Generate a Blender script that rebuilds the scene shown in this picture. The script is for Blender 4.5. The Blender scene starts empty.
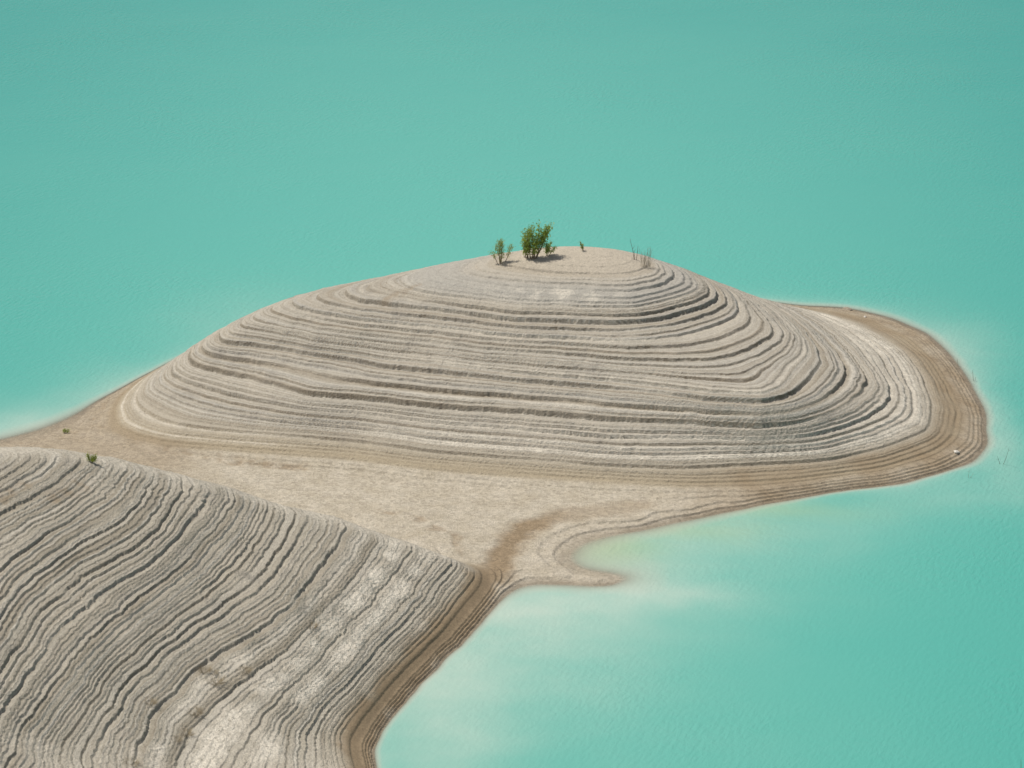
import bpy, math, random
import numpy as np
SURVEY = [(0,[(-55.5,-18.3),(-53.6,-17.4),(-51.7,-16.5),(-49.8,-15.6),(-47.6,-14.7),(-45.3,-13.8),(-43.8,-13.2),(-42.3,-12.7),(-40.8,-12.1),(-39.4,-11.0),(-37.9,-9.9),(-36.7,-8.3),(-35.5,-6.7),(-34.7,-5.1),(-33.9,-3.5),(-32.9,-1.9),(-32.0,-0.3),(-31.1,1.3),(-30.1,2.9),(-29.2,4.4),(-28.2,5.9),(-26.9,7.5),(-25.6,9.0),(-24.3,10.6),(-22.9,11.8),(-21.5,13.0),(-20.0,14.2),(-18.6,15.4),(-16.9,16.4),(-15.1,17.3),(-13.4,18.2),(-11.7,19.2),(-10.1,19.6),(-8.5,20.1),(-6.9,20.6),(-5.3,21.0),(-3.8,21.5),(-2.1,21.7),(-0.5,21.9),(1.1,22.1),(2.7,22.3),(4.3,22.5),(5.9,22.4),(7.5,22.4),(9.1,22.3),(10.8,22.3),(12.4,22.2),(14.1,21.9),(15.9,21.5),(17.7,21.1),(19.4,20.7),(20.9,20.1),(22.5,19.6),(24.0,19.0),(25.5,18.4),(27.5,18.2),(29.4,17.9),(31.3,16.7),(33.1,15.4),(34.4,13.6),(35.8,11.8),(36.3,10.1),(36.8,8.3),(37.3,6.6),(37.5,4.9),(37.8,3.2),(38.0,1.5),(38.2,-0.2),(38.3,-1.8),(38.4,-3.5),(38.5,-5.1),(38.5,-6.7),(38.3,-8.8),(38.1,-10.9),(37.8,-12.9),(37.1,-14.4),(36.4,-16.0),(34.9,-17.3),(33.3,-18.7),(31.3,-19.8),(29.2,-20.8),(27.3,-21.5),(25.5,-22.1),(23.6,-22.7),(22.0,-23.4),(20.5,-24.0),(18.9,-24.6),(17.3,-25.3),(15.8,-26.1),(14.2,-26.8),(12.3,-27.7),(10.4,-28.6),(8.5,-29.6),(6.6,-30.6),(4.7,-32.4),(4.0,-34.5),(4.6,-36.2),(6.4,-37.2),(8.3,-37.9),(7.1,-38.7),(4.2,-38.5),(2.0,-38.4),(0.2,-39.5),(-1.2,-42.0),(-2.1,-44.0),(-2.9,-46.0),(-3.6,-47.5),(-4.3,-49.1),(-4.9,-50.6),(-5.7,-52.3),(-6.4,-54.1),(-7.2,-55.8),(-7.7,-57.5),(-8.2,-59.1),(-8.7,-60.8),(-9.1,-63.5),(-8.8,-65.9),(-8.3,-68.0),(-7.7,-70.1),(-7.4,-72.2),(-7.1,-74.2),(-6.9,-76.3)]),(0.6,[(-32.5,-6.5),(-32.4,-8.3),(-32.3,-10.1),(-30.7,-12.5),(-28.6,-13.5),(-26.5,-14.6),(-24.8,-14.9),(-23.0,-15.3),(-21.2,-15.6),(-19.5,-16.0),(-17.8,-16.3),(-16.1,-16.7),(-14.4,-17.0),(-12.7,-17.3),(-11.1,-17.8),(-9.5,-18.3),(-7.9,-18.8),(-6.4,-19.3),(-4.7,-19.7),(-3.0,-20.1),(-1.3,-20.5),(0.5,-20.8),(2.2,-21.2),(3.8,-21.5),(5.5,-21.7),(7.2,-21.9),(8.9,-22.1),(10.6,-22.4),(12.3,-22.4),(14.0,-22.5),(15.6,-22.5),(17.3,-22.5),(19.0,-22.6),(20.6,-22.1),(22.3,-21.6),(23.9,-21.1),(25.5,-20.6),(27.1,-20.2),(28.8,-19.7),(30.2,-18.7),(31.7,-17.7),(33.1,-16.8),(34.4,-14.8),(35.7,-12.9),(36.0,-11.2),(36.3,-9.5),(36.6,-7.7),(36.5,-6.0),(36.4,-4.3),(36.3,-2.5),(36.1,-0.7),(36.0,1.2),(35.8,3.0),(35.3,4.9),(34.8,6.9),(34.4,8.8),(33.5,10.2),(32.6,11.5),(31.8,12.9)]),(1.15,[(-31.6,-7.4),(-31.2,-9.0),(-30.7,-10.5),(-29.5,-11.8),(-28.2,-13.0),(-26.5,-13.5),(-24.7,-14.0),(-23.0,-14.4),(-21.2,-14.7),(-19.5,-15.0),(-17.8,-15.3),(-16.1,-15.6),(-14.4,-15.9),(-12.7,-16.2),(-11.1,-16.7),(-9.5,-17.2),(-8.0,-17.7),(-6.4,-18.2),(-4.6,-18.5),(-2.9,-18.9),(-1.1,-19.2),(0.6,-19.5),(2.4,-19.8),(4.1,-20.0),(5.7,-20.3),(7.4,-20.6),(9.2,-20.8),(10.9,-21.0),(12.7,-21.3),(14.5,-21.5),(16.4,-21.3),(18.3,-21.0),(20.3,-20.8),(22.2,-20.6),(23.8,-19.9),(25.4,-19.3),(27.1,-18.7),(28.7,-18.0),(30.3,-16.7),(31.9,-15.4),(33.4,-14.0),(33.9,-12.2),(34.4,-10.3),(34.9,-8.4),(34.9,-6.8),(34.9,-5.2),(34.9,-3.6),(34.9,-2.0),(34.6,0.1),(34.3,2.2),(34.0,4.4),(33.3,5.9),(32.6,7.5),(32.0,9.0)]),(1.85,[(-29.7,-6.3),(-28.3,-8.0),(-27.0,-9.7),(-24.5,-11.6),(-22.6,-12.2),(-20.8,-12.8),(-19.2,-13.2),(-17.6,-13.5),(-16.0,-13.8),(-14.4,-14.1),(-12.8,-14.5),(-11.3,-15.0),(-9.7,-15.6),(-8.2,-16.1),(-6.7,-16.7),(-4.9,-17.1),(-3.1,-17.5),(-1.2,-17.9),(0.6,-18.3),(2.4,-18.7),(4.1,-19.1),(5.7,-19.5),(7.4,-19.8),(9.3,-20.0),(11.1,-20.1),(13.0,-20.2),(15.1,-19.8),(17.1,-19.5),(19.2,-19.1),(21.0,-18.9),(22.8,-18.7),(24.6,-18.5),(26.1,-17.6),(27.6,-16.7),(29.1,-15.9),(30.2,-14.7),(31.4,-13.6),(32.5,-12.4),(32.7,-10.5),(32.8,-8.6),(33.0,-6.7),(32.9,-4.8),(32.8,-2.8),(32.8,-0.8),(32.3,1.5),(31.9,3.7),(30.9,5.6),(30.0,7.5)]),(3.9,[(-26.2,-4.4),(-24.1,-6.0),(-22.6,-6.8),(-21.1,-7.7),(-19.4,-8.9),(-17.8,-10.1),(-16.1,-11.4),(-14.2,-11.7),(-12.2,-12.1),(-10.3,-12.4),(-8.8,-12.9),(-7.2,-13.4),(-5.7,-13.9),(-4.1,-14.1),(-2.4,-14.4),(-0.8,-14.7),(0.8,-15.0),(2.4,-15.3),(4.1,-15.7),(5.8,-16.1),(7.5,-16.5),(9.2,-16.6),(10.9,-16.7),(12.6,-16.8),(14.3,-16.9),(16.0,-17.3),(17.6,-17.6),(19.2,-17.9),(20.9,-17.6),(22.5,-17.3),(24.1,-16.0),(25.7,-14.7),(26.5,-13.1),(27.3,-11.6),(28.1,-10.1),(28.6,-8.4),(28.4,-6.8),(28.1,-5.2),(27.9,-3.5),(27.3,-1.3),(26.7,1.0)]),(5.4,[(-24.0,-3.3),(-21.3,-4.2),(-19.3,-4.9),(-17.3,-5.6),(-15.3,-6.2),(-13.6,-7.1),(-12.0,-8.0),(-10.4,-8.9),(-8.4,-9.5),(-6.5,-10.0),(-4.5,-10.6),(-2.8,-11.1),(-1.1,-11.6),(0.6,-12.1),(2.4,-12.5),(4.1,-12.8),(5.8,-13.2),(7.6,-13.6),(9.4,-14.2),(11.3,-14.8),(13.1,-15.5),(14.7,-16.1),(16.2,-16.7),(19.3,-17.1),(21.5,-15.5),(22.4,-14.0),(23.2,-12.5),(23.9,-10.8),(24.6,-9.1),(24.7,-6.0),(24.4,-3.9),(24.1,-1.8)]),(6.1,[(-22.3,-2.4),(-20.6,-3.2),(-18.9,-3.9),(-17.2,-4.7),(-15.5,-5.4),(-13.8,-6.1),(-12.1,-6.9),(-10.4,-7.6),(-8.5,-8.1),(-6.5,-8.6),(-4.6,-9.1),(-2.8,-9.6),(-1.1,-10.1),(0.6,-10.6),(2.4,-11.1),(4.1,-11.5),(5.8,-11.9),(7.6,-12.4),(9.3,-12.6),(10.9,-12.9),(12.6,-13.2),(14.5,-13.4),(16.3,-13.6),(18.6,-12.4),(20.6,-10.2),(22.1,-7.8),(22.8,-5.4),(22.7,-2.9)]),(6.85,[(-20.5,-1.4),(-18.2,-3.5),(-17.0,-4.5),(-15.8,-5.5),(-14.2,-5.7),(-12.6,-6.0),(-11.0,-6.2),(-8.9,-6.9),(-6.9,-7.5),(-4.8,-8.4),(-2.6,-9.3),(-1.0,-9.4),(0.6,-9.5),(2.4,-9.9),(4.1,-10.3),(5.9,-10.6),(7.6,-11.0),(9.3,-11.2),(11.0,-11.5),(12.7,-11.7),(14.6,-11.6),(16.5,-11.5),(18.8,-9.7),(20.5,-7.7),(21.3,-5.5),(21.0,-3.0)]),(7.7,[(-17.3,-1.8),(-15.5,-2.8),(-13.6,-3.8),(-11.7,-4.8),(-9.8,-5.3),(-7.8,-5.9),(-5.8,-6.4),(-4.2,-6.9),(-2.6,-7.4),(-1.0,-7.9),(0.6,-8.4),(2.4,-8.6),(4.1,-8.7),(5.8,-8.9),(7.5,-9.1),(9.2,-9.3),(11.5,-8.5),(13.8,-7.7),(14.9,-6.6),(16.1,-5.5),(17.3,-4.3),(18.3,-2.7),(18.2,-0.6)]),(8.55,[(-12.4,-2.0),(-10.5,-2.7),(-8.6,-3.4),(-6.6,-4.1),(-4.8,-4.7),(-3.0,-5.3),(-1.2,-6.0),(0.6,-6.6),(2.4,-6.7),(4.2,-6.9),(5.9,-7.1),(7.7,-7.3),(9.5,-6.9),(11.2,-6.6),(12.6,-5.7),(14.0,-4.8),(15.4,-3.8),(16.9,-1.3),(16.5,0.6)]),(9.35,[(-6.7,-2.3),(-4.8,-3.0),(-3.0,-3.7),(-1.2,-4.4),(0.6,-5.1),(2.4,-5.2),(4.2,-5.3),(6.0,-5.5),(7.8,-5.6),(9.6,-5.7),(11.3,-4.7),(13.0,-3.7),(14.8,-1.3),(14.6,0.6)]),(10.3,[(-1.8,-0.1),(0.1,-0.7),(2.0,-1.4),(3.9,-2.0),(5.5,-2.1),(7.2,-2.2),(8.8,-2.3),(10.7,-1.5),(11.7,-0.3)]),(11.0,[(2.7,1.8),(5.6,2.6),(8.1,1.8)]),(0.35,[(-0.9,-37.8),(-1.4,-39.8),(-1.8,-41.8),(-2.3,-43.8),(-2.9,-45.4),(-3.5,-47.0),(-4.0,-48.6),(-4.8,-50.4),(-5.5,-52.2),(-6.3,-54.0),(-6.9,-55.5),(-7.5,-57.1),(-8.1,-58.6),(-8.7,-60.2),(-9.1,-61.9),(-9.4,-63.6),(-9.2,-65.5),(-8.9,-67.5),(-8.6,-69.4),(-8.2,-71.3),(-7.9,-73.2)]),(1.0,[(-2.4,-40.3),(-2.9,-41.9),(-3.5,-43.4),(-4.0,-45.0),(-4.5,-46.6),(-5.0,-48.2),(-5.6,-49.6),(-6.2,-51.1),(-6.9,-52.6),(-7.5,-54.1),(-8.1,-55.5),(-8.8,-57.4),(-9.4,-59.3),(-10.1,-61.1),(-10.8,-63.7),(-10.5,-66.3),(-10.1,-68.7),(-9.7,-70.6),(-9.4,-72.5),(-9.1,-74.4)]),(2.4,[(-4.3,-38.9),(-5.2,-40.6),(-6.0,-42.2),(-6.3,-43.9),(-6.5,-45.5),(-7.1,-47.0),(-7.7,-48.5),(-8.4,-50.0),(-9.0,-51.4),(-9.5,-53.1),(-10.1,-54.7),(-10.6,-56.4),(-11.3,-58.2),(-12.0,-60.0),(-12.6,-61.8),(-13.2,-63.9),(-13.8,-65.9),(-13.9,-68.1),(-13.7,-69.7),(-13.6,-71.4),(-13.4,-73.1),(-13.1,-75.1),(-12.8,-77.2),(-12.5,-79.2)]),(3.6,[(-7.5,-38.8),(-8.0,-40.9),(-8.6,-43.0),(-9.1,-44.8),(-9.6,-46.7),(-10.1,-48.6),(-10.9,-50.6),(-11.7,-52.5),(-12.2,-54.1),(-12.8,-55.7),(-13.4,-57.4),(-13.9,-59.0),(-14.5,-60.6),(-15.2,-62.3),(-15.9,-64.1),(-16.6,-65.8),(-17.3,-67.5),(-17.6,-69.2),(-18.0,-70.8),(-18.4,-72.5),(-18.4,-74.1),(-18.4,-75.7),(-18.5,-77.3),(-18.5,-78.9)]),(5.4,[(-12.3,-38.9),(-12.3,-41.2),(-12.4,-43.5),(-13.1,-46.0),(-13.6,-47.6),(-14.1,-49.2),(-14.5,-50.9),(-15.0,-52.5),(-16.0,-54.3),(-16.9,-56.1),(-17.9,-57.9),(-18.8,-59.5),(-19.8,-61.0),(-20.8,-62.5),(-21.4,-64.3),(-22.0,-66.1),(-22.7,-67.9),(-22.9,-69.8),(-23.2,-71.7),(-23.4,-73.6),(-23.3,-75.6),(-23.2,-77.7),(-23.1,-79.7),(-22.9,-81.7),(-22.7,-83.6),(-22.5,-85.6)]),(7.3,[(-17.6,-40.0),(-17.7,-42.0),(-17.9,-44.0),(-18.0,-46.0),(-18.5,-47.9),(-18.9,-49.9),(-19.7,-51.7),(-20.5,-53.6),(-21.3,-55.5),(-22.1,-57.2),(-22.9,-58.9),(-23.7,-60.6),(-24.4,-62.3),(-25.2,-64.0),(-25.6,-65.6),(-26.0,-67.3),(-26.4,-68.9),(-26.7,-70.5),(-27.0,-72.2),(-27.4,-74.3),(-27.8,-76.5),(-27.6,-79.2),(-27.4,-81.3),(-27.2,-83.4),(-27.0,-85.4),(-26.7,-87.7),(-26.4,-89.9)]),(8.4,[(-19.6,-40.9),(-19.8,-42.9),(-20.1,-44.9),(-20.3,-46.9),(-20.8,-48.5),(-21.4,-50.2),(-21.9,-51.8),(-22.5,-53.5),(-23.3,-55.2),(-24.1,-56.9),(-24.9,-58.6),(-25.7,-60.3),(-26.2,-61.9),(-26.8,-63.5),(-27.3,-65.1),(-27.7,-66.7),(-28.1,-68.3),(-28.4,-69.9),(-28.8,-72.0),(-29.2,-74.0),(-29.6,-76.1),(-29.5,-79.1),(-30.2,-81.2),(-30.2,-83.0),(-30.2,-84.9),(-30.2,-86.7),(-30.2,-88.5)]),(9.9,[(-23.3,-42.2),(-23.3,-44.0),(-23.4,-45.8),(-23.7,-48.0),(-24.0,-50.2),(-24.8,-51.8),(-25.6,-53.5),(-26.7,-55.1),(-27.9,-56.7),(-28.5,-58.2),(-29.0,-59.7),(-29.6,-61.2),(-30.6,-63.4),(-30.9,-65.2),(-31.1,-67.0),(-31.4,-68.8),(-31.7,-70.3),(-31.9,-72.2),(-32.0,-74.2),(-32.2,-76.1),(-32.3,-78.0),(-32.4,-79.6),(-32.4,-81.3),(-32.5,-82.9),(-32.5,-84.5),(-32.5,-86.1),(-32.6,-87.7)]),(11.4,[(-26.5,-43.9),(-26.7,-45.8),(-26.9,-47.7),(-28.0,-50.7),(-28.9,-52.2),(-29.8,-53.8),(-30.7,-55.4),(-31.4,-57.2),(-32.1,-59.1),(-32.9,-61.6),(-33.1,-63.4),(-33.4,-65.1),(-33.6,-66.9),(-33.8,-68.6),(-34.1,-70.4),(-34.2,-72.1),(-34.3,-73.8),(-34.4,-75.5),(-34.5,-77.2),(-34.6,-78.9),(-34.7,-80.6),(-34.8,-82.3),(-35.0,-84.0),(-35.1,-85.7)]),(12.8,[(-29.7,-45.3),(-30.2,-47.0),(-30.6,-48.7),(-31.5,-50.1),(-32.3,-51.5),(-33.9,-54.0),(-34.7,-55.5),(-35.4,-57.1),(-36.1,-58.7),(-36.9,-60.2),(-37.2,-61.8),(-37.6,-63.4),(-37.9,-65.0),(-38.2,-66.6),(-38.6,-68.2),(-38.9,-69.8),(-39.3,-71.4),(-39.6,-72.9),(-40.0,-74.5)]),(14.0,[(-34.9,-46.7),(-35.3,-48.4),(-35.8,-50.1),(-36.8,-51.7),(-37.9,-53.4),(-39.0,-55.0),(-39.6,-56.6),(-40.3,-58.1),(-41.0,-59.6),(-41.7,-61.1),(-42.3,-62.7),(-43.0,-64.2),(-43.7,-65.7),(-44.4,-67.2)])]
SPOTS = [(-25.9,-18.0,0.38),(-19.5,-20.3,0.38),(-12.4,-23.0,0.38),(-7.0,-24.5,0.38),(-3.2,-26.0,0.38),(2.1,-24.5,0.38),(6.7,-24.0,0.38),(11.3,-24.1,0.38),(15.9,-23.2,0.38),(-32.5,-14.7,0.42),(-30.8,-15.7,0.42),(-28.4,-16.7,0.42),(-25.9,-18.1,0.42),(-23.0,-19.5,0.42),(-16.2,-23.5,0.42),(-12.3,-25.7,0.42),(-8.4,-28.6,0.42),(-6.1,-30.8,0.42),(-4.2,-33.6,0.42),(-3.1,-35.7,0.42),(-2.4,-29.8,0.3),(0.2,-32.5,0.3),(3.6,-28.4,0.3),(8.2,-26.7,0.3),(13.5,-25.8,0.3),(-4.6,-28.9,0.3),(2.0,-35.0,0.27),(3.5,-37.1,0.27),(6.4,-38.1,0.27),(9.6,-28.0,0.27),(17.3,-24.8,0.27),(5.7,-34.5,-0.12),(6.7,-35.6,-0.12),(6.1,-32.1,-0.12),(8.2,-36.3,-0.12),(8.4,-38.9,-0.2),(6.3,-39.4,-0.2),(9.5,-31.2,-0.3),(10.9,-33.8,-0.3),(9.9,-38.9,-0.3),(7.0,-40.1,-0.3),(3.4,-40.2,-0.3),(12.0,-40.6,-0.3),(15.6,-29.7,-0.6),(13.7,-35.8,-0.6),(0.6,-42.4,-0.6),(6.3,-42.4,-0.6),(-1.5,-47.9,-0.6),(19.6,-26.0,-0.6),(21.5,-31.0,-1.6),(13.5,-41.1,-1.6),(3.4,-45.9,-1.6),(-0.8,-53.5,-1.6),(-4.8,-59.2,-1.6),(26.6,-23.8,-1.6),(28.4,-36.3,-4),(20.1,-48.9,-4),(6.1,-51.8,-4),(36.2,-22.3,-4),(-4.0,-69.4,-4),(12.0,-69.4,-4),(33.6,-51.8,-4),(39.5,-10.3,-0.7),(40.2,-1.8,-0.7),(40.0,4.4,-0.7),(38.4,-15.9,-0.7),(38.8,11.9,-0.7),(36.9,-18.3,-0.7),(31.4,-21.7,-0.7),(46.3,26.6,-2.5),(39.3,29.2,-2.5),(31.2,30.6,-2.5),(47.1,-1.8,-2.5),(41.6,-21.9,-2.5),(53.6,26.6,-2.5),(-37.8,0.8,-1.3),(-32.9,9.9,-1.3),(-27.7,18.9,-1.3),(-43.6,-4.7,-1.3),(-20.1,24.7,-1.3),(-10.3,30.0,-1.3),(-49.6,-8.0,-1.3),(-41.1,25.4,-4),(-53.9,15.5,-4),(-29.8,41.5,-4),(-11.0,50.2,-4),(3.7,47.3,-4),(18.3,47.3,-4),(32.9,47.3,-4),(48.3,53.2,-4),(69.3,59.4,-4),(57.9,1.8,-4),(49.5,-41.1,-4),(-65.1,6.2,-4),(-52,-25,0.4),(-45,-26,0.5),(-36,-26,0.5),(-30,-26.5,0.5),(-23,-27.5,0.5),(-16,-30,0.5),(-10,-33,0.5),(-5,-36,0.45),(-33,-19,0.45),(-28,-20,0.45),(-22,-21,0.45),(-16,-24,0.45),(-10,-28,0.45),(-6,-32,0.45),(-40,-20,0.5),(-48,-20,0.5),(-60,-60,15.5),(-60,-95,16.5),(-45,-95,15.5),(-60,-38,5),(-62,-27,0),(-80,-60,17),(-80,-100,18),(-80,-35,2),(-80,-22,-2),(-104,-60,-1.5),(-106,-100,-1.5),(-104,-35,-2),(-90,-60,10),(-92,-100,10),(-45,-115,14),(-25,-105,7.5),(-13,-100,2.4),(-8.5,-98,0.35),(-7,-97,0),(-14,-115,0.6),(-12,-117,0),(-25,-118,4.5),(-28,-135,1),(-45,-135,5),(-70,-130,8),(-30,-143,-1),(-60,-150,-1),(-90,-145,-1),(0,-110,-3),(-5,-130,-3),(0,-150,-4),(-106,-130,-2)]
PLUMES = [(-4.77, -59.37, 4.17, 15.56, 0.35), (0.55, -49.09, 7.5, 10.0, 0.4), (-0.86, -41.17, 5.83, 4.89, 0.9), (4.15, -40.84, 7.5, 3.11, 0.9), (9.88, -40.52, 5.0, 2.0, 0.7), (-4.85, -55.07, 5.0, 13.33, 0.45), (3.36, -45.98, 10.83, 8.89, 0.35), (12.32, -34.45, 10.83, 8.89, 0.3), (17.12, -28.27, 11.67, 4.89, 0.3), (-38.0, -9.46, 7.5, 4.89, 0.5), (-32.47, -1.33, 5.83, 5.56, 0.3), (-22.93, 14.95, 7.5, 7.78, 0.18), (38.43, 8.93, 3.75, 6.22, 0.35), (38.94, -11.93, 2.17, 11.11, 0.35), (32.94, -21.78, 6.67, 4.44, 0.3), (3.1, -64.85, 21.67, 13.33, 0.12)]
ALGAE = [(6.14, -32.19, 4.58, 3.56, 1.0), (11.08, -29.17, 7.5, 2.67, 0.6), (18.82, -25.53, 7.5, 2.0, 0.5)]
CHANNEL = [[(9.71, -25.38), (6.66, -26.3), (3.62, -27.22), (0.97, -29.4), (-0.52, -32.59), (-1.16, -36.91), (-2.97, -43.84), (-4.98, -49.02), (-7.22, -54.58), (-9.66, -60.86), (-9.98, -64.15), (-9.29, -68.13)], [(-9.96, -26.78), (-6.91, -28.24), (-4.23, -30.94), (-3.66, -34.44)], [(-39.05, -13.24), (-36.04, -12.02), (-33.97, -9.34), (-33.01, -5.11), (-30.22, 1.04)], [(-33.2, -8.98), (-31.95, -11.47), (-28.59, -14.52), (-22.07, -17.11), (-16.52, -18.29)], [(-10.09, -2.76), (-8.97, -2.05), (-7.69, -1.35)], [(-30.67, -50.92), (-29.83, -49.59), (-29.28, -48.58)], [(-34.08, -52.79), (-33.34, -51.48), (-32.76, -50.81)]]
SALT = [[(-6.42, -16.28), (3.73, -18.27), (10.66, -19.84), (19.21, -19.26), (25.59, -17.28), (29.86, -13.84)], [(31.07, -13.54), (31.14, -9.37), (31.28, -0.64), (29.84, 5.57)], [(-6.5, -42.52), (-8.11, -47.37), (-9.62, -52.8), (-11.07, -57.7)], [(-13.16, -61.63), (-14.43, -67.13), (-15.06, -71.73)], [(-31.0, -9.94), (-29.11, -12.65), (-26.1, -15.1), (-22.01, -17.11), (-16.49, -18.11)], [(-12.42, -50.91), (-13.27, -53.96), (-17.05, -61.95)], [(-5.81, -4.83), (-0.97, -4.14), (2.26, -4.83)]]
PTS = {'bush': (1.81, 0.93), 'tree': (-0.99, 0.93), 'bushr': (2.88, 1.17), 'stem': (5.86, 2.08), 'twig': (10.04, 1.03), 'dry': (10.9, -0.1), 'crest': (-28.94, -45.15), 'tiny': (-35.72, -10.79), 'mid': (0.99, 1.38), 'rock': (35.01, -15.46), 'peb': (30.79, 14.14), 'peb2': (29.6, 17.13), 'tw1': (38.42, -16.75), 'tw2': (38.53, 0.67), 'tw3': (35.4, -19.48), 'tw4': (37.63, 4.05), 'reed': (32.0, -70.09), 'tufts': [(-19.12, -63.17), (-19.9, -62.26), (-20.06, -66.99), (-20.41, -69.47), (-22.84, -67.53), (-13.43, -54.06), (-17.38, -61.11), (-19.29, -62.23), (-23.19, -75.11), (-20.92, -70.58)]}
random.seed(7)
rng = np.random.default_rng(11)
scene = bpy.context.scene
COL = scene.collection

# ------------------------------------------------------------------ helpers
def link(o, parent=None):
    COL.objects.link(o)
    if parent is not None:
        o.parent = parent
    return o

def tag(o, label=None, cat=None, group=None, kind=None):
    if label: o['label'] = label
    if cat: o['category'] = cat
    if group: o['group'] = group
    if kind: o['kind'] = kind
    return o

def S(t):
    t = np.clip(t, 0, 1)
    return t*t*(3-2*t)

_perm = {}
def perlin(x, y, lam, seed=0):
    """gradient noise in [-1,1], wavelength lam metres"""
    if seed not in _perm:
        r = np.random.default_rng(1000+seed)
        a = r.random((256, 256))*2*np.pi
        _perm[seed] = (np.cos(a).astype(np.float32), np.sin(a).astype(np.float32), r.random(2)*200)
    gx, gy, off = _perm[seed]
    u = x/lam + off[0]; v = y/lam + off[1]
    i = np.floor(u).astype(np.int32); j = np.floor(v).astype(np.int32)
    fu = u-i; fv = v-j
    def g(a, b):
        p = (i+a) & 255; q = (j+b) & 255
        return gx[p, q]*(fu-a) + gy[p, q]*(fv-b)
    su = fu*fu*fu*(fu*(fu*6-15)+10); sv = fv*fv*fv*(fv*(fv*6-15)+10)
    return 1.5*((g(0,0)*(1-su)+g(1,0)*su)*(1-sv) + (g(0,1)*(1-su)+g(1,1)*su)*sv)

def fbm(x, y, lam, octs, seed=0, gain=.5):
    s = 0; a = 1.; t = 0
    for k in range(octs):
        s = s + a*perlin(x, y, lam/2**k, seed+k*7); t += a; a *= gain
    return s/t

def dist_poly(x, y, pts):
    d = np.full(x.shape, 1e9)
    for (ax, ay), (bx, by) in zip(pts[:-1], pts[1:]):
        vx, vy = bx-ax, by-ay
        t = np.clip(((x-ax)*vx+(y-ay)*vy)/(vx*vx+vy*vy+1e-9), 0, 1)
        d = np.minimum(d, np.hypot(x-ax-t*vx, y-ay-t*vy))
    return d

# ------------------------------------------------------------------ landform
P = []
for z, pts in SURVEY:
    for x, y in pts:
        P.append((x, y, z))
P += SPOTS
P = np.array(P, float)
_, keep = np.unique(np.round(P[:, :2]*2), axis=0, return_index=True)
P = P[keep]

def tps(r2):
    return np.where(r2 > 1e-9, .5*r2*np.log(np.maximum(r2, 1e-9)), 0)

SC = 30.
Q = P[:, :2]/SC
n = len(Q)
K = tps(((Q[:, None]-Q[None])**2).sum(-1)) + np.eye(n)*3e-3
T = np.c_[np.ones(n), Q]
A = np.zeros((n+3, n+3)); A[:n, :n] = K; A[:n, n:] = T; A[n:, :n] = T.T
W = np.linalg.solve(A, np.r_[P[:, 2], 0, 0, 0])

CX0, CX1, CY0, CY1, CS = -114., 62., -160., 44., .5
cxs = np.arange(CX0, CX1+CS/2, CS); cys = np.arange(CY0, CY1+CS/2, CS)
gx, gy = np.meshgrid(cxs, cys)
qx = gx.ravel()/SC; qy = gy.ravel()/SC
coarse = np.empty(qx.size)
for s in range(0, qx.size, 8000):
    e = slice(s, s+8000)
    r2 = (qx[e, None]-Q[None, :, 0])**2 + (qy[e, None]-Q[None, :, 1])**2
    coarse[e] = tps(r2) @ W[:n] + W[n] + W[n+1]*qx[e] + W[n+2]*qy[e]
coarse = np.clip(coarse.reshape(gx.shape), -6, 22)
sm = coarse.copy()
for _ in range(14):                        # ease one bumpy corner of the survey
    sm[1:-1, 1:-1] = (4*sm[1:-1, 1:-1]+sm[:-2, 1:-1]+sm[2:, 1:-1]+sm[1:-1, :-2]+sm[1:-1, 2:])/8
wgt = np.exp(-((gx-20)/5)**2-((gy+11)/5)**2)
coarse = coarse+(sm-coarse)*np.minimum(1, 1.5*wgt)
_gy, _gx = np.gradient(coarse, CS)
steep = np.hypot(_gx, _gy)

def sample(x, y, tab=None):
    """Catmull-Rom sampling of the surveyed landform"""
    tab = coarse if tab is None else tab
    u = np.clip((x-CX0)/CS, 1, len(cxs)-3.001); v = np.clip((y-CY0)/CS, 1, len(cys)-3.001)
    i = np.floor(u).astype(int); j = np.floor(v).astype(int)
    fu = u-i; fv = v-j
    def w(t):
        return (-.5*t+t*t-.5*t**3, 1-2.5*t*t+1.5*t**3, .5*t+2*t*t-1.5*t**3, -.5*t*t+.5*t**3)
    wu = w(fu); wv = w(fv)
    r = 0
    for b in range(4):
        row = 0
        for a in range(4):
            row = row + wu[a]*tab[j+b-1, i+a-1]
        r = r + wv[b]*row
    return r

def steps(seed, top, lo, hi, bold, first=(.42,), gap=.30, bank=(.14, .16)):
    r = np.random.default_rng(seed)
    e = list(first); wd = []; al = []
    while e[-1] < top:
        d = r.uniform(lo, hi)
        if r.random() < .25: d *= .5
        e.append(e[-1]+d)
    e = np.array(e)
    for b in bold:                         # a taller bank at these old water levels
        k = np.argmin(abs(e-b)); e[k] = b
        m = (e > b-gap) & (e < b-.02)
        e = e[~m]
    e = np.unique(e)
    m = len(e)-1
    bw, ba = bank
    wd = r.uniform(.09, .18, m); al = r.uniform(.08, .45, m)
    for b in bold:
        k = np.argmin(abs(e-b)); wd[k-1] = bw; al[k-1] = ba
    al[0] = .9
    clay = r.uniform(.3, .95, m)            # bank face darkening per layer: brown sediment tone plus painted shade
    for b in bold:
        clay[max(np.argmin(abs(e-b))-1, 0)] = 1.
    clay[0] = 0
    return e, wd, al, clay

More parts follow.
